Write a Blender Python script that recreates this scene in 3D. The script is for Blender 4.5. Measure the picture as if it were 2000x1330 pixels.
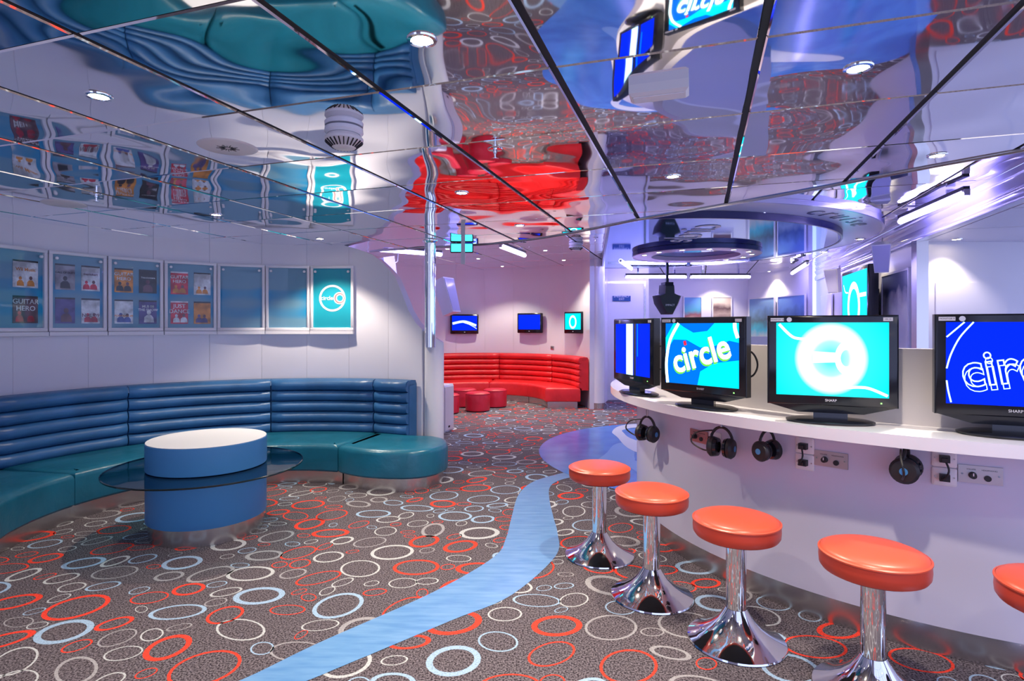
import bpy, math, random
from mathutils import Vector, Matrix
R = math.radians
# ------------------------------------------------------------------ camera, world, exposure
sc = bpy.context.scene
for o in list(bpy.data.objects): bpy.data.objects.remove(o)
CAMZ, F, HY = 1.4, 1130.0, 638.0
cam = bpy.data.objects.new('camera', bpy.data.cameras.new('camera'))
sc.collection.objects.link(cam); sc.camera = cam
cam.location = (0, 0, CAMZ); cam.rotation_euler = (R(90), 0, 0)
cam.data.sensor_width = 36; cam.data.lens = 36 * F / 2000; cam.data.shift_y = -(665 - HY) / 2000
cam.data.clip_start = 0.02
w = bpy.data.worlds.new('world'); sc.world = w; w.use_nodes = True
w.node_tree.nodes['Background'].inputs[0].default_value = (0.50, 0.57, 1.0, 1)
w.node_tree.nodes['Background'].inputs[1].default_value = 1.45
vs = sc.view_settings
vs.view_transform = 'Standard'; vs.look = 'None'; vs.gamma = 1; vs.exposure = 0.47; vs.use_curve_mapping = False
SPOT_W, TUBE_E = 68.0, 30.0
ZM, ZF, ZR = 2.24, 2.54, 2.30          # main, rear and right ceiling heights
# ------------------------------------------------------------------ helpers
C = sc.collection
def gp(px, py, z=0.0):                  # pixel + known height -> world point
    Y = (CAMZ - z) * F / (py - HY); return Vector(((px - 1000) / F * Y, Y, z))
def yp(px, py, Y):                      # pixel + known depth
    return Vector(((px - 1000) / F * Y, Y, CAMZ + (HY - py) / F * Y))
def circ_hit(px, cx, cy, rad):          # far hit of a vertical pixel plane with a round wall
    d = Vector(((px - 1000) / F, 1)).normalized(); c = Vector((cx, cy))
    b = d.dot(c); disc = b * b - (c.dot(c) - rad * rad)
    return d * (b + math.sqrt(max(disc, 0)))
def mat(name, col, rough=.5, metal=0, emit=None, es=0, coat=0, spec=None, alpha=None):
    m = bpy.data.materials.new(name); m.use_nodes = True
    b = m.node_tree.nodes['Principled BSDF']
    b.inputs['Base Color'].default_value = (*col, 1); b.inputs['Roughness'].default_value = rough
    b.inputs['Metallic'].default_value = metal; b.inputs['Coat Weight'].default_value = coat
    if spec is not None: b.inputs['Specular IOR Level'].default_value = spec
    if emit: b.inputs['Emission Color'].default_value = (*emit, 1); b.inputs['Emission Strength'].default_value = es
    return m
def nd(m, t, **k):
    n = m.node_tree.nodes.new(t)
    for a, v in k.items(): setattr(n, a, v)
    return n
def ln(m, a, b): m.node_tree.links.new(a, b)
def bsdf(m): return m.node_tree.nodes['Principled BSDF']
def noise_col(m, scale, cols, detail=4, stretch=None, pos=(.35, .65)):
    tc = nd(m, 'ShaderNodeTexCoord'); n = nd(m, 'ShaderNodeTexNoise'); r = nd(m, 'ShaderNodeValToRGB')
    n.inputs['Scale'].default_value = scale; n.inputs['Detail'].default_value = detail
    mp = nd(m, 'ShaderNodeMapping'); mp.inputs['Scale'].default_value = stretch or (1, 1, 1)
    ln(m, tc.outputs['Object'], mp.inputs['Vector']); ln(m, mp.outputs[0], n.inputs['Vector'])
    r.color_ramp.elements[0].color = (*cols[0], 1); r.color_ramp.elements[1].color = (*cols[1], 1)
    r.color_ramp.elements[0].position, r.color_ramp.elements[1].position = pos
    ln(m, n.outputs['Fac'], r.inputs['Fac']); ln(m, r.outputs[0], bsdf(m).inputs['Base Color'])
    return n, r
def bump(m, scale, dist, rnd=False, detail=1, stretch=None):
    tc = nd(m, 'ShaderNodeTexCoord'); n = nd(m, 'ShaderNodeTexNoise'); b = nd(m, 'ShaderNodeBump')
    n.inputs['Scale'].default_value = scale; n.inputs['Detail'].default_value = detail
    mp = nd(m, 'ShaderNodeMapping'); mp.inputs['Scale'].default_value = stretch or (1, 1, 1)
    ln(m, tc.outputs['Object'], mp.inputs['Vector'])
    if rnd:
        oi = nd(m, 'ShaderNodeObjectInfo'); mu = nd(m, 'ShaderNodeMath', operation='MULTIPLY'); mu.inputs[1].default_value = 60
        ln(m, oi.outputs['Random'], mu.inputs[0]); ln(m, mu.outputs[0], mp.inputs['Location'])
    ln(m, mp.outputs[0], n.inputs['Vector']); ln(m, n.outputs['Fac'], b.inputs['Height'])
    b.inputs['Distance'].default_value = dist; b.inputs['Strength'].default_value = 1
    ln(m, b.outputs[0], bsdf(m).inputs['Normal'])
def glass_mat(name, tint, ior=1.45):
    m = bpy.data.materials.new(name); m.use_nodes = True; nt = m.node_tree
    for n in list(nt.nodes):
        if n.type != 'OUTPUT_MATERIAL': nt.nodes.remove(n)
    out = [n for n in nt.nodes if n.type == 'OUTPUT_MATERIAL'][0]
    t = nd(m, 'ShaderNodeBsdfTransparent'); g = nd(m, 'ShaderNodeBsdfGlossy'); f = nd(m, 'ShaderNodeLayerWeight'); f.inputs['Blend'].default_value = .5; pw = nd(m, 'ShaderNodeMath', operation='POWER'); pw.inputs[1].default_value = 4; ma = nd(m, 'ShaderNodeMath', operation='MULTIPLY_ADD'); ma.inputs[1].default_value = .55; ma.inputs[2].default_value = .012; x = nd(m, 'ShaderNodeMixShader')
    t.inputs[0].default_value = (*tint, 1); g.inputs['Roughness'].default_value = .02; 
    ln(m, f.outputs['Facing'], pw.inputs[0]); ln(m, pw.outputs[0], ma.inputs[0]); ln(m, ma.outputs[0], x.inputs[0]); ln(m, t.outputs[0], x.inputs[1]); ln(m, g.outputs[0], x.inputs[2]); ln(m, x.outputs[0], out.inputs[0])
    return m
class MB:
    def __init__(s): s.v = []; s.f = []; s.m = []; s.sm = []; s.cur = 0
    def add(s, vs, fs, smooth=False, M=None):
        k = len(s.v)
        s.v += [tuple(M @ Vector(p)) if M else tuple(p) for p in vs]
        s.f += [tuple(k + i for i in q) for q in fs]; s.m += [s.cur] * len(fs); s.sm += [smooth] * len(fs)
        return s
    def box(s, a, b, M=None):
        x0, y0, z0 = a; x1, y1, z1 = b
        return s.add([(x0,y0,z0),(x1,y0,z0),(x1,y1,z0),(x0,y1,z0),(x0,y0,z1),(x1,y0,z1),(x1,y1,z1),(x0,y1,z1)],
              [(0,3,2,1),(4,5,6,7),(0,1,5,4),(1,2,6,5),(2,3,7,6),(3,0,4,7)], M=M)
    def rbox(s, a, b, e, M=None):       # box with chamfered vertical + front edges (rounded look)
        x0, y0, z0 = a; x1, y1, z1 = b
        L = lambda i, y: [(x0+i+e,y,z0+i),(x1-i-e,y,z0+i),(x1-i,y,z0+i+e),(x1-i,y,z1-i-e),(x1-i-e,y,z1-i),(x0+i+e,y,z1-i),(x0+i,y,z1-i-e),(x0+i,y,z0+i+e)]
        return s.loft([L(e, y0), L(0, y0 + e), L(0, y1)], M=M)
    def loft(s, rings, cap=True, closed=True, smooth=False, M=None):
        n = len(rings[0]); vs = [p for r in rings for p in r]; fs = []
        for i in range(len(rings) - 1):
            for j in range(n if closed else n - 1):
                k = (j + 1) % n; fs.append((i*n+j, i*n+k, (i+1)*n+k, (i+1)*n+j))
        s.add(vs, fs, smooth, M)
        if cap:
            k = len(s.v) - len(vs)
            s.f += [tuple(k + i for i in reversed(range(n))), tuple(k + (len(rings)-1)*n + i for i in range(n))]
            s.m += [s.cur]*2; s.sm += [False]*2
        return s
    def prism(s, poly, z0, z1, M=None):
        return s.loft([[(x, y, z0) for x, y in poly], [(x, y, z1) for x, y in poly]], M=M)
    def lathe(s, prof, n=32, M=None, smooth=True, cap=False):
        return s.loft([[(r*math.cos(2*math.pi*j/n), r*math.sin(2*math.pi*j/n), z) for j in range(n)] for r, z in prof], cap=cap, smooth=smooth, M=M)
    def tube(s, path, r, n=8, M=None, cap=True):
        P = [Vector(p) for p in path]; rings = []; up = Vector((0.31, .17, 1)).normalized()
        for i, p in enumerate(P):
            t = (P[min(i+1, len(P)-1)] - P[max(i-1, 0)]).normalized()
            a = t.cross(up)
            if a.length < .05: a = t.cross(Vector((1, 0, 0)))
            a.normalize(); b = t.cross(a); up = -a.cross(t) if False else up
            rr = r(i/(len(P)-1)) if callable(r) else r
            rings.append([p + (a*math.cos(2*math.pi*j/n) + b*math.sin(2*math.pi*j/n))*rr for j in range(n)])
        return s.loft(rings, smooth=True, cap=cap, M=M)
    def build(s, name, ms, parent=None, loc=None):
        me = bpy.data.meshes.new(name); off = Vector(loc) if loc else Vector((0, 0, 0))
        me.from_pydata([tuple(Vector(v) - off) for v in s.v], [], s.f)
        for m in (ms if isinstance(ms, (list, tuple)) else [ms]): me.materials.append(m)
        me.polygons.foreach_set('material_index', s.m); me.polygons.foreach_set('use_smooth', s.sm); me.update()
        import bmesh
        bm = bmesh.new(); bm.from_mesh(me); bmesh.ops.recalc_face_normals(bm, faces=bm.faces); bm.to_mesh(me); bm.free(); me.set_sharp_from_angle(angle=R(38))
        o = bpy.data.objects.new(name, me); C.objects.link(o)
        if parent: o.parent = parent
        elif loc: o.location = loc
        return o
def tag(o, label=None, cat=None, group=None, kind=None):
    for k, v in (('label', label), ('category', cat), ('group', group), ('kind', kind)):
        if v: o[k] = v
    return o
def empty(name, loc, rz=0, label=None, cat=None, group=None):
    o = bpy.data.objects.new(name, None); C.objects.link(o); o.location = loc; o.rotation_euler = (0, 0, rz); o.empty_display_size = .1
    return tag(o, label, cat, group)
def copy_tree(o, parent=None):
    c = o.copy(); C.objects.link(c); c.parent = parent
    for ch in list(o.children): copy_tree(ch, c)
    return c
XZ = Matrix.Rotation(R(90), 4, 'X')     # XY drawing -> upright, facing -Y
def text(name, s, size, m, parent, M, ext=.001, offset=0, outline=0, bold=0):
    cu = bpy.data.curves.new('t', 'FONT'); cu.body = s; cu.size = size; cu.align_x = 'CENTER'; cu.align_y = 'CENTER'
    cu.extrude = ext; cu.offset = offset; cu.resolution_u = 4
    if outline: cu.fill_mode = 'NONE'; cu.bevel_depth = outline; cu.bevel_resolution = 1; cu.extrude = 0
    ob = bpy.data.objects.new('t', cu); me = bpy.data.meshes.new_from_object(ob)
    bpy.data.objects.remove(ob); bpy.data.curves.remove(cu)
    me.transform(M); me.materials.clear(); me.materials.append(m)
    o = bpy.data.objects.new(name, me); C.objects.link(o); o.parent = parent; return o
def T(x, y, z): return Matrix.Translation((x, y, z))
def RZ(a): return Matrix.Rotation(a, 4, 'Z')
def arc(cx, cy, r, a0, a1, n):
    return [(cx + r*math.cos(R(a0+(a1-a0)*i/n)), cy + r*math.sin(R(a0+(a1-a0)*i/n))) for i in range(n+1)]
def smooth_path(pts, n=8, closed=False):
    P = [Vector(p) for p in pts]; out = []; N = len(P)
    for i in range(N if closed else N-1):
        g = (lambda k: P[k % N]) if closed else (lambda k: P[max(0, min(N-1, k))])
        a, b, c, d = g(i-1), g(i), g(i+1), g(i+2)
        for j in range(n):
            t = j/n; out.append(.5*((2*b)+(c-a)*t+(2*a-5*b+4*c-d)*t*t+(3*b-a-3*c+d)*t**3))
    if not closed: out.append(P[-1])
    return out
def inset(poly, d):
    n = len(poly); A = sum(poly[i][0]*poly[(i+1) % n][1]-poly[(i+1) % n][0]*poly[i][1] for i in range(n)); sg = 1 if A > 0 else -1
    out = []
    for i in range(n):
        p, q, r = Vector(poly[i-1]), Vector(poly[i]), Vector(poly[(i+1) % n])
        e1 = (q-p).normalized(); e2 = (r-q).normalized()
        n1 = Vector((-e1.y, e1.x))*sg; n2 = Vector((-e2.y, e2.x))*sg; b = n1+n2
        b = b.normalized() if b.length > 1e-6 else n1
        out.append(tuple(q + b*d/max(.5, b.dot(n1))))
    return out
def clip(poly, sq):                     # Sutherland-Hodgman: polygon against a convex counter-clockwise square
    out = [Vector(p) for p in poly]
    for i in range(len(sq)):
        a, b = Vector(sq[i]), Vector(sq[(i+1) % len(sq)]); e = b-a; ins = lambda p: e.x*(p.y-a.y)-e.y*(p.x-a.x)
        src, out = out, []
        for j in range(len(src)):
            p, q = src[j-1], src[j]; dp, dq = ins(p), ins(q)
            if (dp >= 0) != (dq >= 0): out.append(p + (q-p)*(dp/(dp-dq)))
            if dq >= 0: out.append(q)
        if len(out) < 3: return None
    res = []
    for p in out:
        if not res or (p-res[-1]).length > .004: res.append(p)
    if len(res) > 2 and (res[0]-res[-1]).length < .004: res.pop()
    if len(res) < 3: return None
    A = abs(sum(res[i].x*res[(i+1) % len(res)].y-res[(i+1) % len(res)].x*res[i].y for i in range(len(res))))/2
    return [tuple(p) for p in res] if A > .004 else None
# ------------------------------------------------------------------ materials
M_wall = mat('white_wall', (.74, .73, .80), .28); bump(M_wall, 1.2, .004)
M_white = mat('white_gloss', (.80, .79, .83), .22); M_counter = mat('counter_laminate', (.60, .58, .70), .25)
M_lilac = mat('lilac_gloss', (.55, .53, .78), .12)
M_mirror = mat('mirror_ceiling', (.90, .91, .95), .03, 1); bump(M_mirror, 1.5, .022, rnd=True)
M_black = mat('black_gap', (.01, .01, .012), .6)
M_chrome = mat('chrome', (.86, .87, .9), .05, 1)
M_steel = mat('brushed_steel', (.62, .60, .60), .25, 1); bump(M_steel, 6, .004, stretch=(1, 1, .2))
M_carpet = mat('carpet', (.15, .12, .13), .95, spec=.1); noise_col(M_carpet, 130, ((.030, .024, .030), (.22, .19, .21)), 2, pos=(.38, .64))
M_ring = [mat('ring_red', (.78, .06, .035), .9, spec=.1), mat('ring_grey', (.50, .52, .52), .9, spec=.1), mat('ring_blue', (.33, .47, .62), .9, spec=.1), mat('ring_dull', (.34, .33, .34), .9, spec=.1)]
for m_, c_ in zip(M_ring, ((.78, .06, .035), (.50, .52, .52), (.33, .47, .62), (.34, .33, .34))):
    noise_col(m_, 130, (tuple(x*.72 for x in c_), tuple(min(1, x*1.12) for x in c_)), 2, pos=(.3, .55))
M_path = mat('path_vinyl', (.2, .42, .72), .28); noise_col(M_path, 5, ((.10, .27, .55), (.17, .36, .62)), 5, (1, 6, 1))
M_pool = mat('pool_vinyl', (.05, .2, .62), .16, spec=.35); noise_col(M_pool, 4, ((.045, .17, .56), (.07, .24, .68)), 4)
M_pool2 = mat('pale_blue_vinyl', (.16, .36, .74), .10); M_pool3 = mat('white_vinyl', (.66, .72, .82), .12)
def leather(name, col, rough=.38):
    m = mat(name, col, rough); noise_col(m, 3, (tuple(c*.85 for c in col), tuple(c*1.12 for c in col)), 3); bump(m, 9, .006, detail=3); return m
M_bback = leather('blue_vinyl', (.030, .13, .31)); M_bseat = leather('teal_vinyl', (.009, .13, .205), .30)
M_red = leather('red_vinyl', (.72, .018, .022)); M_rott = leather('dark_red_vinyl', (.50, .012, .035))
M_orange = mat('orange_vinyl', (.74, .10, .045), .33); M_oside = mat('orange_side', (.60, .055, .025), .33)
M_drum = mat('blue_laminate', (.05, .22, .46), .45); M_top = mat('white_laminate', (.78, .80, .82), .4)
M_tint = glass_mat('smoked_glass', (.42, .62, .66)); M_pane = glass_mat('clear_acrylic', (.95, .97, .98))
M_edge = mat('glass_edge', (.005, .012, .014), .08)
M_frame = mat('white_frame', (.76, .75, .80), .3); M_knob = mat('knob', (.75, .75, .78), .25)
M_teal = mat('teal_print', (.008, .36, .46), .4)
M_print = mat('wave_print', (.1, .3, .4), .4); noise_col(M_print, .9, ((.17, .34, .46), (.005, .27, .52)), 1, (1, 1, 3), (.47, .52))
M_pink = mat('pink_ring', (.72, .42, .52), .3); M_navy = mat('navy_rim', (.02, .02, .10), .2)
M_disc = mat('blue_mirror', (.16, .38, .85), .04, 1)
M_plastic = mat('black_plastic', (.008, .009, .014), .16); M_dull = mat('black_dull', (.012, .012, .014), .5)
M_metal = mat('grey_metal', (.45, .42, .42), .35, .8); M_grey = mat('grey_panel', (.52, .49, .49), .4)
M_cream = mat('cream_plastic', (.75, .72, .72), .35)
def em(name, col, s): return mat(name, (0, 0, 0), .6, emit=col, es=s, spec=.05)
E_lamp = em('lamp_glow', (1, .82, .55), 40); E_tube = em('tube_glow', (.42, .36, 1), TUBE_E); E_white = em('screen_white', (.75, 1, 1), 2.2)
E_cyan = em('screen_cyan', (0, .72, .95), 1.1); E_blue = em('screen_blue', (.0, .02, .85), 1.0); E_led = em('led', (.3, 1, .2), 2)
E_mid = em('screen_mid', (0, .22, .85), 1.0); E_pale = em('screen_pale', (.55, .95, 1), 1.5); E_red = em('screen_red', (.9, .02, .05), 1); E_green = em('screen_green', (.15, .75, .05), 1)
E_sign = em('exit_sign', (.05, .75, .9), 2.0)
# ------------------------------------------------------------------ plan of the room
CL, RL = (-1.9, 3.9), 2.08              # blue seating niche
CA, RA = (-.55, 9.85), 1.87             # red seating niche
CI = (2.9, 4.1)                         # round counter
EDGE = [(-1.58, 6.45), (-.95, 6.16), (-.515, 6.0), (-.1, 5.8), (.34, 5.42), (.70, 4.95), (1.0, 4.52), (1.43, 4.02), (1.79, 3.6), (2.0, 3.3), (2.2, 3.03), (2.43, 2.74), (2.95, 2.1)]
EDGE = [tuple(p) for p in smooth_path([Vector(e) for e in EDGE], 3)]
UD = Vector((.308, .951)); VD = Vector((.951, -.308))
def on_v(v, Y): return ((v + .308*Y)/.951, Y)
# floor: carpet with its printed rings
fl = MB(); fl.add([(-4.6, -1.6, 0), (7.2, -1.6, 0), (7.2, 13.4, 0), (-4.6, 13.4, 0)], [(0, 1, 2, 3)])
random.seed(7); grid = {}; nring = 0
for pas, (lo, hi, tries) in enumerate(((.105, .14, 3000), (.075, .10, 9000), (.04, .07, 22000))):
    for k in range(tries):
        x = random.uniform(-4, 5.5); y = random.uniform(.7, 12.6)
        if abs(x) > y*.95 + .5: continue
        a = random.uniform(lo, hi); b = a*random.uniform(.55, .95); rr = math.sqrt(a*b)*.96 + .004
        gx, gy = int(x/.36+100), int(y/.36); ok = True
        for i in (-1, 0, 1):
            for j in (-1, 0, 1):
                for (X, Y, Q) in grid.get((gx+i, gy+j), ()):
                    if (X-x)**2 + (Y-y)**2 < (Q+rr)**2: ok = False; break
                if not ok: break
            if not ok: break
        if not ok: continue
        grid.setdefault((gx, gy), []).append((x, y, rr)); nring += 1
        th = random.gauss(.35, .6); n = 22; tk = random.choice((.10, .16, .24)) if pas < 2 else .14
        fl.cur = 1 + random.choices((0, 1, 2, 3), (.37, .25, .23, .15))[0]
        o_, i_ = [], []
        for j in range(n):
            t = 2*math.pi*j/n; c, s_ = math.cos(t), math.sin(t)
            for L, q, dz in ((o_, 1, 0), (i_, 1-tk, 0)):
                u, v = a*c*q, b*s_*(q if q == 1 else 1-tk*1.1); L.append((x+u*math.cos(th)-v*math.sin(th), y+u*math.sin(th)+v*math.cos(th), .0006))
        fl.add(o_+i_, [(j, (j+1) % n, n+(j+1) % n, n+j) for j in range(n)])
tag(fl.build('floor', [M_carpet]+M_ring), kind='structure')
# vinyl path and round vinyl pool inlaid in the carpet
Lp = [(1135, 916), (1075, 930), (1036, 944), (1012, 968), (999, 1011), (988, 1052), (965, 1088), (850, 1155), (625, 1255), (475, 1327), (330, 1380), (100, 1450)]
Rp = [(1160, 925), (1100, 936), (1075, 950), (1073, 975), (1081, 1011), (1089, 1042), (1086, 1085), (1000, 1162), (880, 1213), (685, 1295), (560, 1345), (300, 1430)]
L2 = smooth_path([gp(*p).xy for p in Lp], 6); R2 = smooth_path([gp(*p).xy for p in Rp], 6)
b = MB(); n = len(L2); b.add([(p.x, p.y, .002) for p in L2] + [(p.x, p.y, .002) for p in R2], [(i, i+1, n+i+1, n+i) for i in range(n-1)])
tag(b.build('floor_path', M_path), kind='structure')
PC = (2.3, 6.4)
b = MB(); b.add([(*p, .003) for p in arc(*PC, 2.0, 0, 360, 72)[:-1]], [tuple(range(72))]); pool = tag(b.build('floor_pool', M_pool), kind='structure')
def inlay(name, pts, z, m):
    q = smooth_path([Vector(p) for p in pts], 6, True); bb = MB(); bb.add([(p.x, p.y, z) for p in q], [tuple(range(len(q)))]); return bb.build(name, m, pool)
g2 = lambda x, y: tuple(gp(x, y).xy)
inlay('pale_wave', [g2(1256, 905), g2(1240, 896), g2(1238, 880), g2(1222, 866), g2(1200, 869), g2(1185, 885), g2(1165, 902), g2(1180, 908), g2(1215, 905), (1.3, 5.3), (1.9, 5.2)], .005, M_pool2)
inlay('white_wave', [(2.6, 8.0), g2(1256, 829), g2(1213, 832), g2(1196, 843), g2(1204, 853), g2(1256, 888), (2.4, 5.9), (3.6, 6.3), (3.6, 6.6), (2.5, 6.3), g2(1256, 864), g2(1217, 845), g2(1222, 839), g2(1256, 836), (2.6, 7.75)], .006, M_pool3)
# ------------------------------------------------------------------ walls
def arc_wall(name, c, r, thick, cuts, ztop, gap=.12, parent=None, z0=0):
    root = None
    for k in range(len(cuts)-1):
        a0, a1 = cuts[k]+gap/2, cuts[k+1]-gap/2; n = max(2, int(abs(a1-a0)/2)); b = MB(); rings = []
        for i in range(n+1):
            a = a0+(a1-a0)*i/n; zt = ztop(a) if callable(ztop) else ztop; ca, sa = math.cos(R(a)), math.sin(R(a))
            rings.append([(c[0]+ca*r, c[1]+sa*r, z0), (c[0]+ca*r, c[1]+sa*r, zt), (c[0]+ca*(r+thick), c[1]+sa*(r+thick), zt), (c[0]+ca*(r+thick), c[1]+sa*(r+thick), z0)])
        b.loft(rings, smooth=False)
        o = b.build(name if root is None else 'wall_panel', M_wall, root)
        if root is None: root = tag(o, kind='structure')
    return root
sw = []                                 # swooping free edge of the niche wall: angle -> height
for px, py in ((672, 479), (700, 487), (727, 497), (750, 515), (772, 541), (788, 580), (800, 612), (818, 640), (838, 657), (870, 664)):
    h = circ_hit(min(px, 836), *CL, RL); a = math.degrees(math.atan2(h.y-CL[1], h.x-CL[0]))
    if px > 836: a = 56
    sw.append((a, CAMZ+(HY-py)/F*h.y))
def swz(a):
    if a >= sw[0][0]: return ZM + .01
    for (a1, z1), (a0, z0) in zip(sw, sw[1:]):
        if a0 <= a <= a1: return z0+(z1-z0)*(a-a0)/max(1e-6, a1-a0) if z1 > 0 else z0
    return sw[-1][1]
arc_wall('wall_left', CL, RL, .10, [61, 72, 84, 96, 108, 121, 134, 148, 163, 180, 200], lambda a: min(swz(a), ZM+.01), .05)
arc_wall('wall_alcove', CA, RA, .10, [-1, 18, 36, 54, 72, 90, 108, 130, 155, 180, 205], ZF+.01, .05)
def wall(name, p, q, z0, z1, th=.08, m=M_wall):
    p, q = Vector(p), Vector(q); d = (q-p).normalized(); nn = Vector((-d.y, d.x))*th
    return tag(MB().prism([tuple(p), tuple(q), tuple(q+nn), tuple(p+nn)], z0, z1).build(name, m), kind='structure')
wall('wall_left_side', (-3.86, 3.19), (-3.86, -1.5), 0, ZM+.02, -.08)
wall('wall_front_added', (-2.2, -1.45), (-.3, -1.45), 0, ZM+.02, -.08)  # unseen partial wall added behind the camera to vary the chrome reflections
wall('wall_link', (-2.25, 9.0), (-2.3, 6.05), 0, ZF, -.08)
wall('wall_niche_side', (1.40, 9.86), (1.76, 11.0), 0, ZF, -.06)
wall('wall_back', (1.70, 11.0), (2.60, 11.0), 0, ZF)
wall('wall_back_side', (2.60, 11.0), (3.0, 13.0), 0, ZF)
wall('wall_gallery', (3.0, 13.0), (5.30, 13.0), 0, ZF)
wall('wall_gallery_side', (5.30, 13.0), (5.64, 11.0), 0, ZF)
wall('wall_right', on_v(2.19, 11.4), on_v(2.19, 6.12), 0, ZF)
wall('wall_right_end', (4.30, 6.14), (7.0, 6.14), 0, ZR+.02)
# seams and handle of the flush door in the right end wall
dr = MB().box((4.49, 6.127, .05), (5.25, 6.139, 1.865)).build('door_1', M_wall); tag(dr, kind='structure')
MB().lathe([(.0, -.05), (.022, -.05), (.026, -.035), (.012, -.02), (.012, 0)], 16, T(4.56, 6.127, 1.43) @ Matrix.Rotation(R(-90), 4, 'X')).build('door_knob', M_chrome, dr)
tag(MB().box((*on_v(2.15, 6.02), 0), (4.335, 6.10, ZR)).build('trim_1', M_steel), kind='structure')
# ------------------------------------------------------------------ ceilings of mirrored panels
def ceiling(name, region, z, size, org, gu, gv, m, back=M_black):
    bk = MB(); bk.add([(x, y, z+.012) for x, y in region], [tuple(range(len(region)))])
    root = tag(bk.build(name, back), kind='structure')
    N = 30; cnt = 0
    for i in range(-N, N):
        for j in range(-N, N):
            c0 = Vector(org)+UD*(i*size)+VD*(j*size)
            sq = [c0+UD*gv+VD*gu, c0+UD*gv+VD*(size-gu), c0+UD*(size-gv)+VD*(size-gu), c0+UD*(size-gv)+VD*gu]
            sq = [tuple(p) for p in sq]
            A = sum(sq[k][0]*sq[(k+1) % 4][1]-sq[(k+1) % 4][0]*sq[k][1] for k in range(4))
            if A < 0: sq.reverse()
            pl = clip(region, sq)
            if not pl: continue
            ip = inset(pl, .005); bb = MB()
            bb.loft([[(x, y, z+.011) for x, y in pl], [(x, y, z+.005) for x, y in pl], [(x, y, z) for x, y in ip]])
            bb.build('ceiling_panel', m, root); cnt += 1
    return root
o1 = gp(1489, 74, ZM) if False else None
hM = ZM-CAMZ
def cp(px, py, z=ZM): Y = (z-CAMZ)*F/(HY-py); return Vector(((px-1000)/F*Y, Y))
PSZ = .628
main_region = [(-4.0, -1.5), (3.4, -1.5), (3.2, 1.2)] + EDGE[::-1] + [(-1.9, 6.2)] + arc(*CL, RL+.06, 90, 199, 24) + [(-3.98, 3.1)]
ceiling('ceiling', main_region, ZM, PSZ, cp(1489, 74), .011, .0025, M_mirror)
rear_region = [(e[0]-.10, e[1]-.15) for e in EDGE] + [on_v(2.15, 2.4), on_v(2.15, 11.5), (5.7, 13.2), (1.2, 13.2), (1.2, 12.2), (-3, 12.2), (-3, 6.2)]
ceiling('ceiling_rear', rear_region, ZF, .85, cp(1570, 410, ZF), .010, .003, M_mirror)
M_lowc = mat('satin_ceiling', (.62, .60, .72), .22, .35)
ceiling('ceiling_right', [on_v(2.15, 1.9), (7.0, 1.9), (7.0, 6.2), on_v(2.15, 6.2)], ZR, 1.0, (4.1, 5.35), .003, .003, M_lowc)
# raised edge of the main ceiling: fascia and bright trim
b = MB(); b.loft([[(x, y, ZM), (x, y, ZF+.02), (x+.02, y+.02, ZF+.02), (x+.02, y+.02, ZM)] for x, y in EDGE]); tag(b.build('trim_2', M_white), kind='structure')
b = MB(); b.tube([(x, y, ZM+.002) for x, y in EDGE], .014, 8); tag(b.build('trim_3', M_steel), kind='structure')
# bulkhead along the right side with two reveal strips
p0, p1 = on_v(2.15, 1.9), on_v(2.15, 11.3)
prof = [(0, ZF), (.012, 2.50), (-.012, 2.47), (.0, 2.44), (.02, 2.41), (.0, 2.38), (-.012, 2.34), (0, ZR-.004), (.06, ZR-.004), (.06, ZF)]
b = MB(); b.loft([[(q[0]+VD.x*d, q[1]+VD.y*d, z) for d, z in prof] for q in (p0, p1)]); tag(b.build('wall_bulkhead', M_lilac), kind='structure')
# ------------------------------------------------------------------ seating
def arc_roll(c, a0, a1, rin, z0, z1, depth, sgn=-1):
    n = max(6, int(abs(a1-a0)/2.0)); rings = []
    for i in range(n+1):
        t = i/n; e = min(t, 1-t)*n; k = 1 - .45*max(0, 1-e/1.0)**2; a = R(a0+(a1-a0)*t); ring = []
        zc, hz = (z0+z1)/2, (z1-z0)/2
        for j in range(9):
            q = -90+180*j/8; ring.append((rin - depth*k*math.cos(R(q))**.7 if abs(q) < 89.9 else rin, zc+hz*math.sin(R(q))*(.9+.1*k)))
        ring += [(rin+.03, z1-.01), (rin+.03, z0+.01)]
        rings.append([(c[0]+math.cos(a)*r, c[1]+math.sin(a)*r, z) for r, z in ring])
    return MB().loft(rings, smooth=True)
def cushion(poly, z0, z1, e=.05):
    b = MB(); L = []
    for d, z in ((.012, z0), (0, z0+.015), (0, z1-e), (e*.12, z1-e*.55), (e*.42, z1-e*.2), (e*1.0, z1-.004), (e*2.2, z1)):
        L.append([(x, y, z) for x, y in (inset(poly, d) if d else poly)])
    return b.loft(L, smooth=True)
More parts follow.
